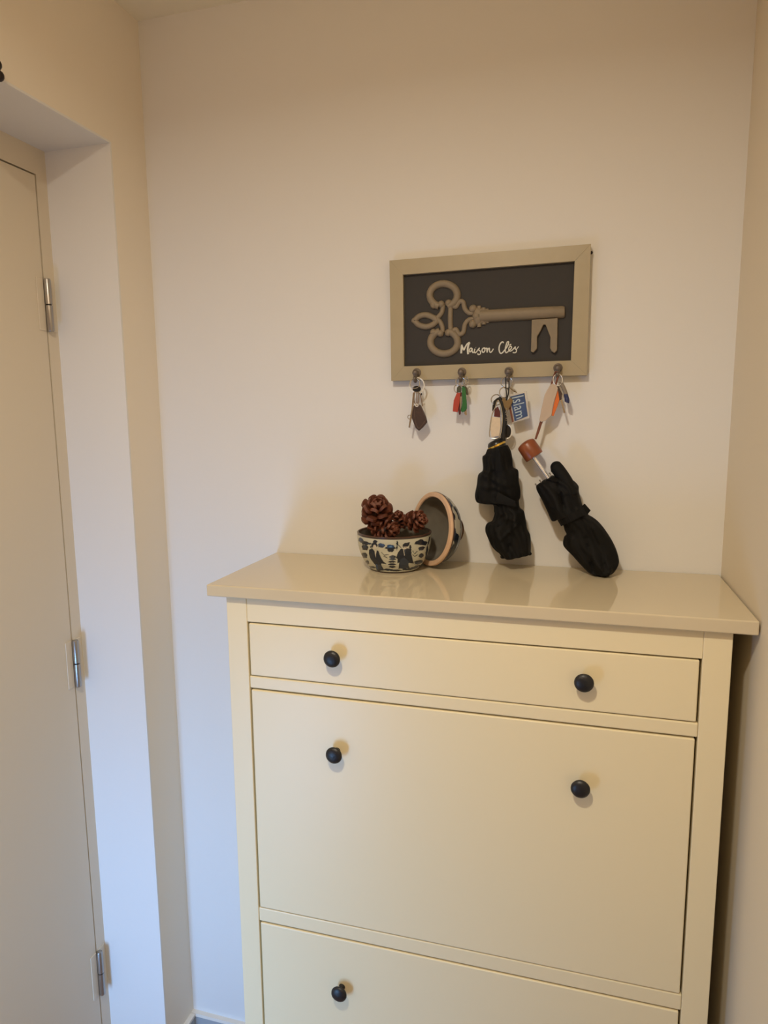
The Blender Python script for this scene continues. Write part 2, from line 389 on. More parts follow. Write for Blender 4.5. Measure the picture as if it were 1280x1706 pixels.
for px, py in ((692, 621), (768, 620), (847, 619), (929.5, 613)):
    c = P(px, py, -.034); hk = MB()
    hk.lathe([(.0085, .0), (.0085, .0015), (.0045, .0035), (.0038, .007), (.0036, .010)], (c.x, FY, c.z + .001), (0, -1, 0), 18)
    hk.ball((c.x, -.034, c.z), .0060, 16); hk.tube([(c.x, -.0335, c.z), (c.x, -.0325, c.z - .010)], [.0052, .0034], 12, up=(1, 0, 0))
    hk.tube(smooth_path([(c.x, -.026, c.z), (c.x, -.0255, c.z - .009), (c.x, -.029, c.z - .0155), (c.x, -.0355, c.z - .0165), (c.x, -.0395, c.z - .0125)]), .0029, 10)
    hk.ball((c.x, -.0400, c.z - .0115), .0037, 10)
    hk.build('hook', M['hook'], t)

# ------------------------------------------------------------------ keys on the four hooks
def ringm(mb, Z, cx, cy, rx, ry, y, r=.0009, a0=0, a1=360, tilt=0):
    pts = circ(cx, cy, rx, ry, a0, a1, 32)
    mb.tube([Z(a, b, y + tilt * (a - cx) / rx) for a, b in pts], r, 8, closed=(a1 - a0 == 360))
def plate(Z, pts, y, th, name, m, par, bevel=.0008, dy=0.0):
    return MB().prism([Z(a, b, y + dy * (b - pts[0][1])) for a, b in pts], 0, th).build(name, m, par, smooth=False, bevel=bevel)
Z1 = PZ(665, 610, 9.846)
t = thing('keychain', 'key bunch on the first hook with a dark brown leather fob and pale ring', 'keys', P(692, 690, -.03), 'keys hanging on the key rack')
r1 = MB(); ringm(r1, Z1, 260, 285, 82, 80, -.0355, .0010, tilt=.003); r1.build('split_ring', M['ring'], t)
r2 = MB(); ringm(r2, Z1, 295, 312, 118, 122, -.031, .0014, tilt=.004)
r2b = r2.build('flat_ring', M['nickel'], t)
MB().prism([Z1(a, b, -.0345) for a, b in circ(285, 372, 68, 50, n=20)], 0, .007).build('key_head', M['black'], t, bevel=.002)
plate(Z1, [(228, 420), (262, 425), (236, 690), (212, 830), (178, 1015), (155, 1010), (178, 850), (205, 700)], -.0335, .0018, 'key', M['ring'], t, .0003)
sm = MB(); ringm(sm, Z1, 168, 835, 24, 32, -.031, .0006); sm.build('key_loop', M['brass'], t)
for pts in ([(262, 415), (240, 520), (258, 600), (290, 645)], [(315, 415), (325, 520), (318, 590), (300, 645)], [(290, 420), (292, 520), (292, 640)], [(340, 440), (370, 560), (385, 660)]):
    MB().tube([Z1(a, b, -.034) for a, b in smooth_path(pts)], .0011, 8).build('thong', M['strap'], t)
MB().ball(Z1(367, 460, -.031), .0016, 10, (1, 1, 1.5)).build('bead', M['black'], t)
fob = [(242, 648), (290, 615), (352, 638), (410, 760), (445, 850), (462, 920), (395, 1000), (325, 1065), (268, 1012), (225, 900), (206, 850), (215, 740)]
fb = plate(Z1, fob, -.0345, .005, 'leather_fob', M['leather'], t, .0014)
MB().tube([Z1(a, b, -.0347) for a, b in smooth_path([(262, 680), (255, 800), (275, 930), (325, 1020), (385, 960), (425, 900)])], .0004, 6).build('stitching', M['edge'], fb)
MB().tube([Z1(a, b, -.035) for a, b in circ(292, 642, 22, 20, n=14)], .0011, 6, closed=True).build('eyelet', M['nickel'], fb)

t = thing('keychain', 'key bunch on the second hook with a red and a green key tag', 'keys', P(768, 660, -.03), 'keys hanging on the key rack')
for a in ((1010, 255, 78, 72, -.0352), (1098, 245, 38, 66, -.030), (952, 372, 46, 62, -.033), (1050, 262, 60, 72, -.0315)):
    r = MB(); ringm(r, Z1, *a, .0009, tilt=.002); r.build('split_ring', M['ring'], t)
plate(Z1, [(948, 438), (1008, 438), (994, 600), (962, 757), (880, 745), (888, 640), (898, 560)], -.0355, .003, 'red_tag', M['red'], t, .0008)
plate(Z1, [(1008, 400), (1030, 440), (1030, 600), (1008, 790), (985, 800), (970, 730), (992, 600)], -.0335, .003, 'dark_red_key', M['dred'], t)
plate(Z1, [(950, 350), (985, 318), (1025, 345), (1020, 430), (945, 432)], -.034, .0025, 'key_head', M['olive'], t, .001)
plate(Z1, [(1028, 350), (1062, 330), (1090, 365), (1112, 620), (1112, 700), (1075, 742), (1040, 760), (1014, 735), (1038, 600)], -.0345, .0028, 'green_tag', M['green'], t)
plate(Z1, [(1066, 338), (1095, 328), (1122, 370), (1140, 462), (1108, 482), (1085, 400)], -.030, .0028, 'dark_tag', M['olive'], t)
plate(Z1, [(1078, 700), (1108, 700), (1116, 790), (1098, 812), (1070, 785)], -.0312, .0014, 'key', M['ring'], t, .0003)
plate(Z1, [(1000, 500), (1030, 500), (1022, 640), (1010, 730), (1002, 700)], -.037, .0012, 'key', M['ring'], t, .0003)

Z3 = PZ(800, 610, 11.37)
t = thing('keychain', 'crowded key bunch on the third hook with a blue picture tag reading Islam', 'keys', P(850, 680, -.03), 'keys hanging on the key rack')
for a in ((510, 310, 112, 108, -.0365), (458, 500, 88, 98, -.0385), (310, 640, 98, 100, -.037)):
    r = MB(); ringm(r, Z3, *a, .0010, tilt=.003); r.build('split_ring', M['ring'], t)
# picture tag: clear case, blue print, white letters
case = [(545, 560), (880, 470), (940, 985), (640, 1072)]
cs = plate(Z3, case, -.034, .0045, 'picture_tag', M['clear'], t, .0008)
plate(Z3, [(568, 580), (842, 508), (905, 945), (655, 1045)], -.0346, .0004, 'print', M['blue'], cs, 0)
plate(Z3, [(540, 760), (575, 745), (640, 1050), (608, 1065)], -.0352, .002, 'brown_edge', M['brownstrap'], cs, .0003)
cu = bpy.data.curves.new('tag_lettering', 'FONT'); cu.body = 'Islam'; cu.extrude = 0.002; cu.resolution_u = 3; cu.space_character = 1.05
to = bpy.data.objects.new('tmp', cu); sc.collection.objects.link(to)
bpy.context.view_layer.update()
me0 = bpy.data.meshes.new_from_object(to.evaluated_get(bpy.context.evaluated_depsgraph_get()))
co_ = np.array([v.co[:] for v in me0.vertices]); x0, x1, y0, y1 = co_[:, 0].min(), co_[:, 0].max(), co_[:, 1].min(), co_[:, 1].max()
lm = MB(); vs2 = []
for v in co_:
    a = (v[0] - x0) / (x1 - x0); b = (v[1] - y0) / (y1 - y0)     # a runs along the word (down), b up the letters (right)
    bx, by = 598 + (690 - 598) * a, 600 + (1010 - 600) * a
    ex, ey = 825 + (860 - 825) * a, 548 + (948 - 548) * a
    vs2.append(Z3(bx + (ex - bx) * b, by + (ey - by) * b, -.0352 - v[2] * .1))
lm.add(vs2, [list(p.vertices) for p in me0.polygons])
lm.build('lettering', M['pale'], cs, smooth=False)
bpy.data.objects.remove(to)
tb = MB(); tb.tube([Z3(a, b, -.0345) for a, b in smooth_path([(560, 400), (610, 450), (655, 478), (700, 500)])], .0008, 6); tb.ball(Z3(652, 478, -.036), .0016, 8); tb.build('chain', M['brass'], t)
# heart charm with chain
hp = [(480, 830), (430, 720), (410, 650), (430, 590), (480, 610), (520, 650), (570, 590), (620, 640), (600, 720), (560, 790), (520, 860)]
plate(Z3, hp, -.041, .002, 'heart_charm', M['brass'], t)
ch = MB()
for k in range(7): ch.ball(Z3(500 + 14 * math.sin(k * 2), 800 + 38 * k, -.0405), .0014, 8)
ch.build('bead_chain', M['ring'], t)
# black car key with curved edge
ck = [(255, 660), (300, 620), (345, 590), (420, 600), (450, 700), (400, 690), (350, 660), (310, 690), (280, 790), (250, 860), (228, 850), (235, 750)]
plate(Z3, ck, -.0395, .006, 'car_key', M['black'], t, .0015)
# label tag: metal outline and cream label
lg = [(345, 640), (395, 760), (425, 950), (410, 1200), (375, 1330), (310, 1372), (215, 1362), (180, 1300), (200, 1060), (235, 900), (290, 780), (315, 690)]
lt = MB(); lt.tube([Z3(a, b, -.043) for a, b in smooth_path(lg + lg[:1], 4)[:-1]], .0011, 8, closed=True); lt = lt.build('label_tag', M['ring'], t)
plate(Z3, [(222, 962), (385, 975), (392, 1150), (362, 1325), (215, 1345), (195, 1200)], -.0435, .0018, 'label', M['cream'], lt, .0006)
plate(Z3, [(275, 820), (335, 760), (380, 860), (385, 968), (265, 955)], -.043, .002, 'label_top', M['dred'], lt, .0006)
# round fob with a metal edge
rf = MB().prism([Z3(a, b, -.034) for a, b in circ(505, 1235, 80, 125, n=24)], 0, .004).build('round_fob', M['black'], t, bevel=.001)
re = MB(); ringm(re, Z3, 520, 1240, 84, 128, -.0335, .0011, -80, 95); re.build('fob_edge', M['nickel'], rf)

Z4 = PZ(870, 600, 10.66)
t = thing('keychain', 'key bunch on the fourth hook with a frosted tag and orange key', 'keys', P(925, 665, -.03), 'keys hanging on the key rack')
r = MB(); ringm(r, Z4, 635, 350, 82, 105, -.0372, .0008, tilt=.003); r.build('split_ring', M['nickel'], t)
plate(Z4, [(500, 440), (545, 412), (600, 435), (640, 500), (600, 640), (560, 760), (525, 980), (425, 1070), (345, 1102), (305, 1075), (345, 860), (400, 620), (440, 540)], -.0395, .003, 'frosted_tag', M['tagpink'], t, .001)
plate(Z4, [(640, 520), (668, 700), (640, 790), (560, 995), (522, 985), (560, 800), (600, 640)], -.0365, .003, 'orange_key', M['orange'], t)
plate(Z4, [(620, 450), (650, 460), (715, 600), (700, 700), (660, 720), (645, 600)], -.0365, .003, 'key_head', M['leather'], t)
plate(Z4, [(680, 700), (712, 690), (772, 925), (742, 950)], -.0355, .0016, 'key', M['ring'], t, .0003)
st = MB(); st.tube([Z4(a, b, -.033) for a, b in smooth_path([(650, 430), (700, 430), (745, 510), (782, 610), (800, 690)])], [.0032] * 24 + [.0036], 12, sx=1.15); st.build('grey_fob', M['taupe'], t)
st = MB(); st.tube([Z4(a, b, -.033) for a, b in smooth_path([(775, 600), (795, 680), (800, 735), (795, 755)])], [.0034, .0037, .0039, .004, .004, .004, .0042, .0044, .0045, .0045, .0045, .0044, .0044, .0043, .0043, .0042, .0042, .0035, .0022][:19], 12); st.build('fob_tip', M['navy'], t)

# ------------------------------------------------------------------ umbrellas
def fabric(Z, rows_, yc, dep, folds, seed=0, n=64, sub=7):
    """rumpled cloth body between traced left and right outlines; yc(t) centre depth, dep(t) half thickness"""
    rnd = random.Random(seed)
    R = smooth_path([(a[0], a[1], b[0], b[1]) for a, b in rows_], sub); grid = []
    ph = [rnd.uniform(0, 6.28) for _ in range(6)]; L = len(R)
    for i, (lx, ly, rx, ry) in enumerate(R):
        t_ = i / (L - 1); yy = yc(t_); l, r = Z(lx, ly, yy), Z(rx, ry, yy)
        c = (l + r) / 2; h = (r - l) / 2; D = dep(t_) * min(1, (h.length / .022)) * (math.sin(PI * min(1, .12 + t_ * 8)) if t_ < 0 else 1)
        ring = []
        for k in range(n):
            a = 2 * PI * k / n; e = math.sin(a)
            fo = 0.10 * math.sin(5 * a + ph[0] + 3.0 * t_) + .07 * math.sin(9 * a + ph[1] - 7 * t_) + .05 * math.sin(14 * a + ph[2] + 13 * t_)
            fo += .08 * math.sin(3 * a + 11 * t_ + ph[3])
            p = c + h * math.cos(a) * (1 + fo * .10 * abs(e)) + Vector((0, -1, 0)) * (D * e * (1 + fo))
            # traced creases: pixel-space lines in the crop turned into grooves of the cloth
            if e > 0:
                qx, qy = lx + (rx - lx) * (1 - math.cos(a + PI)) / 2, ly + (ry - ly) * (1 - math.cos(a + PI)) / 2
                for (x0, y0, x1, y1, w, am) in folds:
                    dx, dy = x1 - x0, y1 - y0; L2 = dx * dx + dy * dy
                    u = max(0, min(1, ((qx - x0) * dx + (qy - y0) * dy) / L2)); ds = math.hypot(qx - x0 - u * dx, qy - y0 - u * dy)
                    p.y -= am * math.exp(-(ds / w) ** 2) * e
            p.y = min(p.y, -.004); ring.append(p)
        grid.append(ring)
    return grid
U1 = PZ(780, 730, 8.125)
t = thing('umbrella', 'folded black umbrella with a gold band hanging from the third hook', 'umbrella', P(840, 830, -.04), 'folded umbrellas')
rows1 = [((262, 150), (535, 92)), ((235, 215), (580, 180)), ((196, 258), (600, 290)), ((203, 425), (612, 395)), ((140, 495), (678, 440)), ((118, 640), (688, 590)), ((94, 760), (708, 690)),
         ((105, 840), (710, 795)), ((150, 878), (692, 836)), ((330, 892), (690, 868)), ((356, 990), (703, 940)), ((358, 1030), (755, 988)), ((325, 1118), (770, 1040)), ((252, 1160), (785, 1130)),
         ((235, 1240), (802, 1230)), ((258, 1320), (840, 1310)), ((330, 1470), (850, 1400)), ((420, 1550), (850, 1520)), ((455, 1612), (848, 1562))]
g_ = fabric(U1, rows1, lambda q: -.038, lambda q: .030 + .004 * math.sin(q * 9), [
    (230, 470, 560, 640, 28, .006), (560, 640, 700, 680, 25, -.003), (400, 700, 620, 830, 20, -.006), (410, 740, 640, 880, 26, .005), (120, 640, 360, 640, 30, .004), (560, 430, 640, 430, 20, -.003),
    (480, 1040, 330, 1440, 20, -.005), (540, 1060, 700, 1080, 30, .003), (700, 1120, 470, 1340, 16, .005), (400, 1150, 400, 1560, 22, .004), (600, 1200, 560, 1560, 20, -.004), (760, 1150, 820, 1500, 20, .004),
    (280, 260, 260, 430, 18, -.003), (430, 130, 400, 420, 22, .003)], 3)
MB().rows(g_).build('fabric', M['cloth'], t, angle=80)
lobe = MB(); lobe.tube([U1(a, b, -.052) for a, b in smooth_path([(330, 560), (240, 640), (200, 740), (200, 800), (250, 830)])], [.004 + .0085 * math.sin(PI * (.1 + .8 * k / 24)) for k in range(25)], 16)
lobe.build('fabric_fold', M['cloth'], t, angle=80)
# tie strap round the waist
MB().rows([[U1(a, b, -.072) for a, b in ((405, 735), (640, 850))], [U1(a, b, -.074) for a, b in ((385, 800), (640, 880))], [U1(a, b, -.072) for a, b in ((380, 880), (660, 930))]], closed=False, cap=False).build('tie_strap', M['cloth'], t)
# frilled lower edge
fr_ = MB()
for k in range(9):
    x = 470 + 45 * k; y = 1608 - 5.2 * k + 6 * math.sin(k * 2.3); fr_.ball(U1(x, y, -.038 - .012 * math.sin(PI * k / 8)), .0045, 8, (1.1, 1.3, .8))
fr_.build('hem', M['cloth'], t)
ca, cb = U1(352, 20, -.04), U1(400, 125, -.04); ax = (cb - ca).normalized()
MB().lathe([(0, .001), (.009, .0012), (.0135, .003), (.016, .0065), (.0172, .0105), (.0172, .020)], ca, ax, 36).build('handle', M['black'], t, angle=60)
MB().lathe([(.0172, .0105), (.0180, .0107), (.0180, .0142), (.0172, .0144)], ca, ax, 36).build('gold_band', M['gold'], t, angle=60)
for a, b in ((205, 190), (238, 205), (272, 185)): MB().tube([U1(a, b, -.045), U1(a + 6, b + 50, -.045)], .0009, 6).build('rib_tip', M['nickel'], t)
# wrist strap: black band up from the handle, two thin cords over the hook
MB().tube([Z3(a, b, -.0385) for a, b in smooth_path([(440, 1420), (450, 1200), (470, 1000), (430, 800), (400, 660), (350, 600)])], [.0042] * 10 + [.0038] * 10 + [.003] * 6, 12, sx=1.1).build('wrist_strap', M['cordb'], t)
for x0 in (486, 545):
    MB().tube([Z3(a, b, y) for a, b, y in smooth_path([(x0, 215, -.0335), (x0 + 4, 400, -.0395), (505 + (x0 - 486) * .4, 560, -.041), (490, 700, -.0395), (470, 900, -.039)])], .0011, 8).build('cord', M['cordb'], t)
MB().tube([Z3(a, b, y) for a, b, y in smooth_path([(486, 222, -.0335), (500, 196, -.0345), (516, 188, -.035), (532, 196, -.0345), (545, 222, -.0335)])], .0011, 8).build('cord', M['cordb'], t)

U2 = PZ(860, 720, 6.824)
t = thing('umbrella', 'folded black umbrella with a brown handle, slanting from the fourth hook onto the cabinet', 'umbrella', P(945, 860, -.05), 'folded umbrellas')
rows2 = [((228, 608), (415, 492)), ((238, 662), (600, 520)), ((300, 780), (704, 600)), ((350, 885), (716, 680)), ((408, 1008), (745, 790)), ((465, 992), (762, 850)), ((530, 1045), (822, 935)),
         ((552, 1110), (870, 965)), ((574, 1160), (930, 1010)), ((545, 1195), (1000, 1090)), ((540, 1290), (1080, 1210)), ((640, 1400), (1135, 1320)), ((740, 1510), (1168, 1430)), ((830, 1595), (1166, 1500)),
         ((910, 1622), (1112, 1590)), ((968, 1636), (1062, 1620))]
g_ = fabric(U2, rows2, lambda q: -.040 - .018 * q, lambda q: .028 + .004 * math.sin(q * 7), [
    (430, 560, 560, 680, 26, .005), (560, 500, 640, 700, 30, .005), (480, 560, 540, 860, 18, -.005), (400, 830, 560, 880, 25, .004), (600, 900, 760, 860, 30, .004), (800, 1180, 880, 1560, 20, -.006),
    (900, 1080, 1060, 1500, 26, .005), (640, 1200, 800, 1480, 24, .005), (980, 1240, 1000, 1600, 16, -.004)], 5)
MB().rows(g_).build('fabric', M['cloth'], t, angle=80)
lb = MB(); pth = smooth_path([(412, 372), (455, 400), (510, 470), (580, 580), (640, 720)], 6)
lb.tube([U2(a, b, -.046 - .0005 * i) for i, (a, b) in enumerate(pth)], [(.0035 + .0085 * min(1, (i / 5.0)) ** .6) for i in range(len(pth))], 18)
lb.build('fabric_fold', M['cloth'], t, angle=80)
# tie strap with its loose end
ts = MB()
def band(pts, th, y):
    return [P_ for P_ in pts]
rowa = []
for k in range(13):
    a = PI * k / 12; cxp, cyp = 615 - 150 * math.cos(a), 921 + 71 * math.cos(a)
    rowa.append((cxp, cyp, -.048 - .036 * math.sin(a)))
for k in range(12):
    a0, a1 = rowa[k], rowa[k + 1]
q0 = [U2(a, b, y) for a, b, y in rowa]; q1 = [U2(a + 48, b + 78, y) for a, b, y in rowa]
ts.rows([q0, q1], closed=False, cap=False)
ts.add([U2(735, 850, -.052), U2(782, 812, -.052), U2(850, 890, -.052), U2(815, 935, -.052), U2(735, 850, -.045), U2(782, 812, -.045), U2(850, 890, -.045), U2(815, 935, -.045)],
       [(0, 1, 2, 3), (7, 6, 5, 4), (0, 4, 5, 1), (1, 5, 6, 2), (2, 6, 7, 3), (3, 7, 4, 0)])
ts.build('tie_strap', M['cloth'], t, smooth=False)
ha, hb = U2(106, 128, -.036), U2(213, 284, -.038); ax = (hb - ha).normalized(); L = (hb - ha).length
MB().lathe([(0, -.0035), (.006, -.0032), (.012, -.0018), (.0165, .0005), (.0178, .003), (.0182, L * .5), (.0182, L - .003), (.0172, L - .0005), (.010, L), (0, L)], ha, ax, 40).build('handle', M['brownwood'], t, angle=50)
sa, sb = U2(200, 285, -.040), U2(378, 535, -.045)
MB().tube([sa, sb], .0034, 16).build('shaft', M['chrome'], t)
sd = U2(222, 300, -.0445)
MB().tube([U2(214, 286, -.0372), U2(392, 534, -.0425)], .0022, 12).build('inner_shaft', M['steel'], t)
for (a, b) in ((222, 592), (270, 548), (338, 550), (382, 468), (372, 520)):
    rt = MB(); rt.ball(U2(a, b, -.046), .0017, 8); rt.tube([U2(a, b, -.046), U2(a + 20, b + 30, -.046)], .0009, 6); rt.build('rib_tip', M['steel'], t)
# brown strap up to the hook
s1 = [(240, 1405, -.0375), (285, 1250, -.036), (330, 1100, -.035), (430, 750, -.035), (525, 430, -.0375), (578, 250, -.0385)]
s2 = [(240, 1405, -.0375), (300, 1250, -.036), (350, 1100, -.035), (510, 740, -.035), (600, 430, -.0375), (652, 258, -.0385)]
for s in (s1, s2): MB().tube([Z4(*q) for q in smooth_path(s)], .0015, 8, sx=1.2).build('wrist_strap', M['brownstrap'], t)
MB().tube([Z4(*q) for q in smooth_path([(578, 252, -.0385), (590, 218, -.0365), (615, 205, -.0352), (640, 220, -.0365), (652, 260, -.0385)])], .0014, 8).build('wrist_strap', M['brownstrap'], t)

# ------------------------------------------------------------------ painted bowl
BC = Vector((-.1515, -.0890, H)); RR, RB = .0722, .0480; BHT = .0720
vdir = Vector((CAM.x - BC.x, CAM.y - BC.y, 0)).normalized(); vs_side = Vector((-vdir.y, vdir.x, 0))   # towards the viewer, and the viewer's right
def outR(t_):     # outer radius at height fraction
    tab = [(0, .0470), (.05, .0492), (.12, .0535), (.25, .0600), (.4, .0652), (.55, .0688), (.7, .0708), (.85, .0719), (1, .0722)]
    for (a, b), (c, d_) in zip(tab, tab[1:]):
        if t_ <= c: u = (t_ - a) / (c - a); return b + (d_ - b) * u
    return RR
NAVY, MID, BLU, SKIN, BASE = (.012, .017, .030), (.030, .042, .070), (.02, .06, .16), (.55, .50, .42), (.53, .52, .43)
BR = (.05, .035, .03)
def blob(cx, cy, rx, ry, wob=.12, n=22, sd=0):
    return [(cx + rx * (1 + wob * math.sin(5 * a + sd) + wob * .6 * math.sin(9 * a + 2 * sd)) * math.cos(a), cy + ry * (1 + wob * math.cos(4 * a + sd)) * math.sin(a)) for a in [2 * PI * k / n for k in range(n)]]
SH = [  # colour, outline in the enlarged crop (origin 585,860, scale 9.143)
 (MID, blob(110, 275, 44, 42, sd=1)), (NAVY, blob(185, 320, 60, 36, sd=2)), (MID, blob(250, 325, 45, 16)), (NAVY, blob(178, 400, 55, 50, sd=3)), (MID, blob(178, 385, 30, 18)),
 (NAVY, blob(165, 545, 50, 55, sd=4)), (NAVY, blob(205, 680, 36, 45, sd=5)), (MID, blob(440, 350, 55, 40, sd=2)),
 (NAVY, blob(300, 372, 40, 14)), (NAVY, blob(345, 285, 36, 26, sd=1)), (NAVY, blob(333, 345, 48, 46, .05)), (SKIN, blob(335, 378, 26, 38, .03)),
 (NAVY, [(245, 430), (300, 410), (330, 450), (345, 560), (370, 430), (395, 450), (430, 560), (470, 640), (525, 690), (440, 675), (430, 700), (470, 790), (470, 820), (360, 825), (345, 720), (310, 670), (265, 600), (240, 500)]),
 (SKIN, [(328, 430), (350, 425), (358, 470), (350, 560), (338, 520)]), (MID, [(360, 700), (420, 700), (455, 800), (370, 810)]), (BLU, [(345, 700), (370, 690), (385, 800), (365, 810)]),
 (SKIN, [(380, 410), (460, 415), (458, 425), (385, 428)]), (NAVY, [(262, 380), (300, 400), (295, 412), (258, 392)]),
 (NAVY, blob(580, 390, 86, 26, .08)), (BLU, blob(580, 365, 56, 34, sd=2)), (NAVY, blob(582, 430, 52, 32, sd=3)), ((.10, .22, .42), blob(580, 368, 26, 12)), (NAVY, blob(580, 398, 50, 8)),
 (NAVY, [(440, 460), (480, 512), (540, 500), (570, 515), (540, 512), (482, 528), (436, 470)]), (NAVY, [(470, 535), (520, 550), (540, 580), (530, 575), (512, 560), (466, 545)]),
 (NAVY, blob(612, 548, 56, 28)), (MID, blob(612, 590, 55, 20)), (NAVY, blob(600, 640, 60, 20)), (NAVY, blob(602, 690, 62, 22)), (NAVY, blob(605, 738, 56, 24)), (BASE, blob(600, 664, 44, 6, 0)), (BASE, blob(604, 714, 46, 6, 0)),
 (NAVY, blob(684, 310, 15, 40)), (NAVY, [(672, 340), (686, 340), (688, 400), (676, 440), (670, 400)]), (NAVY, [(695, 325), (750, 390), (742, 398), (690, 338)]),
 (NAVY, [(765, 335), (800, 305), (880, 298), (870, 340), (845, 375), (770, 372)]), (SKIN, [(772, 372), (838, 372), (835, 410), (800, 440), (775, 410)]), (NAVY, blob(785, 382, 9, 7, 0)), (NAVY, blob(820, 382, 9, 7, 0)), (MID, [(790, 420), (825, 410), (815, 470), (800, 500)]),
 (NAVY, [(750, 400), (790, 430), (800, 500), (830, 400), (900, 410), (905, 520), (925, 620), (948, 690), (860, 670), (858, 720), (880, 785), (700, 790), (715, 660), (685, 665), (690, 590), (665, 570), (690, 480), (735, 410)]),
 (SKIN, [(775, 430), (785, 425), (800, 520), (792, 530)]), (MID, [(725, 600), (790, 560), (860, 640), (850, 780), (720, 780)]), (BASE, blob(730, 790, 38, 12)), (BASE, blob(830, 785, 30, 10)),
 (NAVY, blob(884, 380, 18, 36)), (NAVY, [(925, 440), (950, 500), (985, 460), (1010, 465), (985, 475), (955, 515), (920, 460)]), (NAVY, [(925, 510), (950, 545), (1000, 520), (1005, 530), (955, 560), (920, 525)]),
 (NAVY, blob(1040, 315, 90, 38, .15, sd=1)), (NAVY, blob(1055, 285, 45, 28)), (NAVY, blob(1110, 330, 50, 40, sd=2)), (MID, blob(1060, 420, 48, 36, sd=3)), (NAVY, blob(1075, 405, 45, 22)),
 (NAVY, blob(1062, 548, 42, 42, .08)), (MID, blob(1062, 545, 22, 18)), (NAVY, blob(1020, 665, 72, 36, sd=4)), (MID, blob(1010, 690, 55, 26)),
 (NAVY, [(1190, 230), (1215, 225), (1190, 340), (1165, 380), (1180, 470), (1165, 600), (1120, 640), (1130, 500), (1150, 400)]),
 (NAVY, blob(290, 765, 60, 20)), (MID, blob(540, 800, 90, 20)), (NAVY, blob(520, 790, 40, 14)), (NAVY, blob(660, 815, 90, 18)), (NAVY, blob(850, 800, 90, 20, sd=2)), (MID, blob(950, 775, 70, 20)), (NAVY, blob(1010, 745, 60, 16)), (NAVY, blob(400, 815, 50, 16))]
E_ = 80.0
def to_pt(X, Y):
    t0 = 1 - (Y - 230) / 640.0
    for _ in range(3):
        s = max(-.97, min(.97, (X - 640) / (600 * outR(max(0, min(1, t0))) / RR))); phi = math.asin(s)
        t0 = 1 - (Y + E_ * (1 - math.cos(phi)) - 230) / 640.0
    return phi, t0
NS, NT = 480, 110
phis = np.linspace(-PI, PI, NS, endpoint=False); ts_ = np.linspace(0, 1, NT)
PH, TT = np.meshgrid(phis, ts_)
rng = np.random.RandomState(2)
colr = np.zeros((NT, NS, 3)); colr[:] = BASE
low = rng.rand(8, 24); # blotches in the glaze
bl2 = np.kron(low, np.ones((14, 20)))[:NT, :NS]
for _ in range(3):
    bl2 = (bl2 + np.roll(bl2, 5, 1) + np.roll(bl2, -5, 1) + np.vstack([bl2[3:], bl2[-3:]]) + np.vstack([bl2[:3], bl2[:-3]])) / 5
colr *= (0.90 + .16 * bl2)[:, :, None]
def inside(px, py, poly):
    r_ = np.zeros(px.shape, bool); n = len(poly)
    for i in range(n):
        x0, y0 = poly[i]; x1, y1 = poly[(i + 1) % n]
        if y0 == y1: continue
        r_ ^= ((y0 > py) != (y1 > py)) & (px < (x1 - x0) * (py - y0) / (y1 - y0) + x0)
    return r_
for c, poly in SH:
    q = [to_pt(a, b) for a, b in poly]
    for off in (0, PI):
        pp = (PH - off + PI) % (2 * PI) - PI
        mk = inside(pp, TT, q); colr[mk] = c
colr[TT > .965] = BR; colr[TT < .035] = BR
t = thing('bowl', 'blue and white porcelain bowl painted with robed figures, holding pine cones', 'bowl', BC)
bm_ = MB()
for i in range(NT):
    for k in range(NS):
        ph = phis[k]; r_ = outR(ts_[i])
        bm_.v.append(BC + (vdir * math.cos(ph) + vs_side * math.sin(ph)) * r_ + Vector((0, 0, .001 + ts_[i] * (BHT - .001))))
for i in range(NT - 1):
    for k in range(NS):
        l = (k + 1) % NS; bm_.f.append([i * NS + k, i * NS + l, (i + 1) * NS + l, (i + 1) * NS + k])
bo = bm_.build('painted_wall', M['painted'], t, angle=80)
at = bo.data.color_attributes.new('paint', 'FLOAT_COLOR', 'POINT')
at.data.foreach_set('color', np.concatenate([colr.reshape(-1, 3), np.ones((NT * NS, 1))], 1).astype(np.float32).ravel())
MB().lathe([(.0722, BHT), (.0724, BHT + .0012), (.0712, BHT + .0024), (.0692, BHT + .0018), (.0688, BHT), (.0690, BHT - .002)], BC, seg=96).build('rim', M['rimbrown'], t)
MB().lathe([(.0690, BHT - .001), (.0682, BHT * .7), (.063, BHT * .4), (.052, BHT * .16), (.03, BHT * .10), (0, BHT * .09)], BC, seg=64).build('inside_glaze', M['glazein'], t)
MB().lathe([(0, 0), (.0462, 0), (.0472, .0012), (.0466, .0018), (0, .0018)], BC, seg=64).build('foot', M['rimbrown'], t)

# ------------------------------------------------------------------ lid leaning on the wall
t_c = P(716.5, 881, -.0640) + Vector((.0012, .0005, 0))
al = math.radians(44); AX = Vector((math.cos(al), math.sin(al), -.13)).normalized()
t = thing('porcelain_cover', 'blue and white porcelain lid standing on edge behind the bowl against the wall', 'lid', (t_c.x, t_c.y, H))
LR = .0722
lo_ = MB()
nS, nT = 220, 40
def lidR(u):
    tab = [(LR, .0045), (LR * .985, .011), (LR * .92, .022), (LR * .81, .0325), (LR * .66, .0405), (LR * .47, .0475), (LR * .32, .0505)]
    x = u * (len(tab) - 1); i = min(int(x), len(tab) - 2); f_ = x - i
    return tab[i][0] * (1 - f_) + tab[i + 1][0] * f_, tab[i][1] * (1 - f_) + tab[i + 1][1] * f_
ua = (Vector((0, 0, 1)) - AX * AX.z).normalized(); wa = AX.cross(ua)
cl = np.zeros((nT, nS, 3)); cl[:] = (.42, .40, .34)
uu, vv = np.meshgrid(np.linspace(0, 2 * PI, nS, endpoint=False), np.linspace(0, 1, nT))
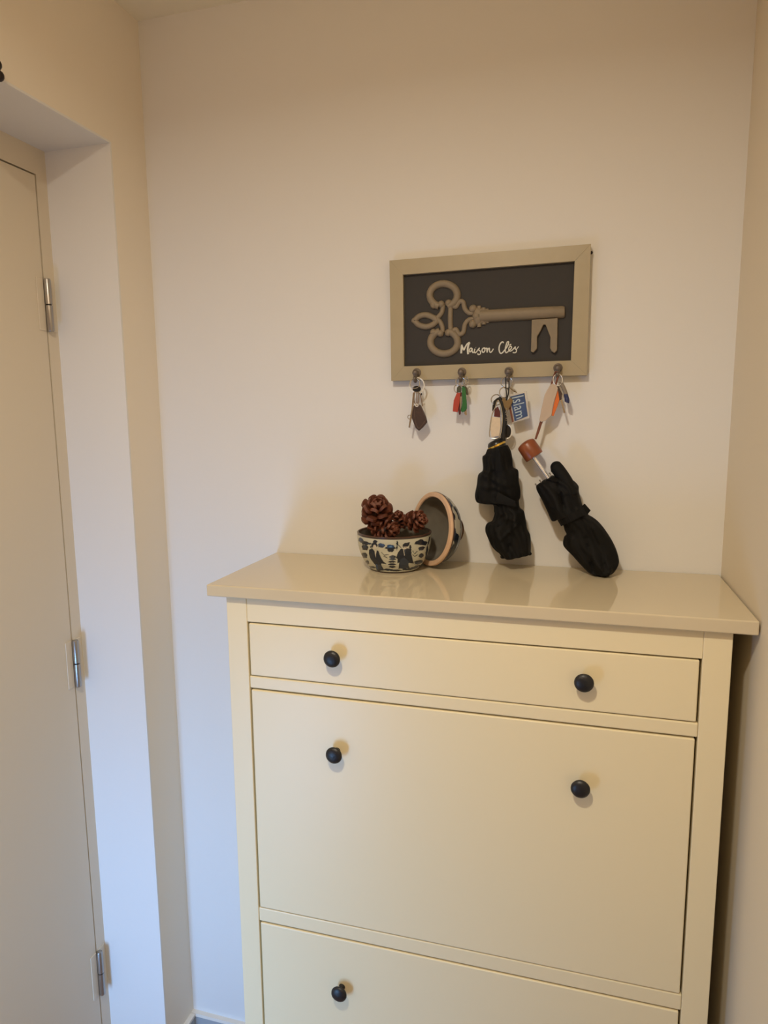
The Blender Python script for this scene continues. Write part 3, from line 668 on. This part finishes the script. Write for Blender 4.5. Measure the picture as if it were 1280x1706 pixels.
for k in range(120):
    cu_, cv = rng.rand() * 2 * PI, rng.rand(); ru, rv_ = .08 + .13 * rng.rand(), .05 + .10 * rng.rand()
    dd = ((((uu - cu_ + PI) % (2 * PI)) - PI) / ru) ** 2 + ((vv - cv) / rv_) ** 2
    cl[dd < 1 + .3 * np.sin(9 * uu)] = NAVY if k % 3 else MID
cl[vv < .06] = BR
for i in range(nT):
    r_, h_ = lidR(i / (nT - 1))
    for k in range(nS):
        a = 2 * PI * k / nS; lo_.v.append(t_c + AX * h_ + (ua * math.cos(a) + wa * math.sin(a)) * r_)
for i in range(nT - 1):
    for k in range(nS):
        l = (k + 1) % nS; lo_.f.append([i * nS + k, i * nS + l, (i + 1) * nS + l, (i + 1) * nS + k])
lob = lo_.build('painted_dome', M['painted'], t, angle=80)
at = lob.data.color_attributes.new('paint', 'FLOAT_COLOR', 'POINT')
at.data.foreach_set('color', np.concatenate([cl.reshape(-1, 3), np.ones((nT * nS, 1))], 1).astype(np.float32).ravel())
MB().lathe([(LR, .0045), (LR, .0008), (LR - .001, -.0004), (LR - .0085, -.0004), (LR - .0100, .0012), (LR - .0105, .0035)], t_c, AX, 96).build('rim', M['rimclay'], t)
MB().lathe([(LR - .0103, .0010), (LR - .0108, .006), (LR * .80, .0220), (LR * .6, .0330), (LR * .3, .0400), (0, .0420)], t_c, AX, 80).build('inside_glaze', M['glazein'], t)
MB().lathe([(LR + .0003, .0042), (LR + .0008, .0052), (LR + .0003, .0068), (LR - .001, .007)], t_c, AX, 96).build('edge_line', M['rimbrown'], t)
fr2 = MB().lathe([(.0228, .0480), (.0238, .0600), (.0234, .0618), (.0214, .0618), (.0204, .060), (.0204, .050), (0, .050)], t_c, AX, 64).build('foot_ring', M['painted'], t)
at = fr2.data.color_attributes.new('paint', 'FLOAT_COLOR', 'POINT'); at.data.foreach_set('color', [.36, .33, .27, 1] * len(fr2.data.vertices))
MB().lathe([(.0240, .0590), (.0243, .0622), (.0210, .0624), (.0206, .0590)], t_c, AX, 64).build('foot_edge', M['rimbrown'], t)

# ------------------------------------------------------------------ pine cones
def scale_mesh():
    """one woody scale: narrow foot, broad rounded lip that curls up; unit length along +x"""
    vs_, fs = [], []; cols = 6; rws = 7
    for s in (0, 1):
        for i in range(rws):
            u = i / (rws - 1); w = .16 + .34 * math.sin(min(1, u * 1.15) * PI * .62) if u < .9 else .44
            for k in range(cols):
                v = k / (cols - 1) * 2 - 1
                z = .22 * u * u - .10 * (v * v) * u + (.075 * (1 + u * 1.5) if s == 0 else -.06 * (1 + u * .8))
                vs_.append((u * (1 - .10 * v * v * u), v * w, z))
    n = rws * cols
    for i in range(rws - 1):
        for k in range(cols - 1):
            a = i * cols + k; fs.append((a, a + 1, a + cols + 1, a + cols)); b = n + a; fs.append((b, b + cols, b + cols + 1, b + 1))
    for i in range(rws - 1):
        a = i * cols; fs.append((a, a + cols, n + a + cols, n + a)); a = i * cols + cols - 1; fs.append((a, n + a, n + a + cols, a + cols))
    for k in range(cols - 1):
        a = (rws - 1) * cols + k; fs.append((a, a + 1, n + a + 1, n + a)); fs.append((k, n + k, n + k + 1, k + 1))
    me = bpy.data.meshes.new('scale'); me.from_pydata(vs_, [], fs)
    me.polygons.foreach_set('use_smooth', [True] * len(me.polygons)); me.set_sharp_from_angle(angle=math.radians(70)); me.materials.append(M['cone']); return me
SM = scale_mesh()
def pine_cone(label, c, axis, R_, Lc, n, sd, open_=1.0):
    rnd = random.Random(sd); c = Vector(c); A = Vector(axis).normalized()
    tt = thing('pine_cone', label, 'pine cone', c, 'pine cones in the bowl')
    MB().lathe([(0, -Lc * .42), (R_ * .28, -Lc * .36), (R_ * .42, -Lc * .1), (R_ * .36, Lc * .15), (R_ * .16, Lc * .36), (0, Lc * .44)], c, A, 16).build('core', M['conedark'], tt)
    q = A.to_track_quat('Z', 'Y').to_matrix()
    for i in range(n):
        f_ = (i + .5) / n; ang = i * 2.39996 + rnd.uniform(-.16, .16)
        h = Lc * (-.40 + .84 * f_); body = math.sin(PI * (.13 + .80 * f_)) ** .7
        ln = R_ * (.78 * body + .12) * rnd.uniform(.86, 1.12); r0 = R_ * .12
        tilt = math.radians(-28 + 105 * f_ ** 1.3) / open_
        xdir = Vector((math.cos(ang) * math.cos(tilt), math.sin(ang) * math.cos(tilt), math.sin(tilt)))
        ydir = Vector((-math.sin(ang), math.cos(ang), 0)); zdir = xdir.cross(ydir)
        Mx = Matrix((xdir, ydir, zdir)).transposed()
        o = bpy.data.objects.new('scale', SM); sc.collection.objects.link(o); o.parent = tt
        wv = R_ * .53 * (body * .75 + .3)
        loc = q @ (Vector((math.cos(ang) * r0, math.sin(ang) * r0, h)))
        o.matrix_local = Matrix.Translation(loc) @ (q @ Mx).to_4x4() @ Matrix.Diagonal((ln, wv, wv * 1.25, 1))
pine_cone('largest reddish-brown pine cone, at the left of the bowl', P(628, 856, -.092), (.25, -.55, .75), .0345, .050, 40, 1)
pine_cone('small dark pine cone wedged between two bigger ones in the bowl', P(665, 868, -.082), (-.1, -.3, .9), .017, .030, 34, 2)
pine_cone('medium pine cone at the right of the bowl, before the lid', P(691, 868, -.092), (.85, -.35, .25), .0215, .036, 40, 3)
pine_cone('pine cone lying low under the others at the front of the bowl', P(640, 883, -.099), (.9, -.2, .05), .0235, .052, 36, 4)
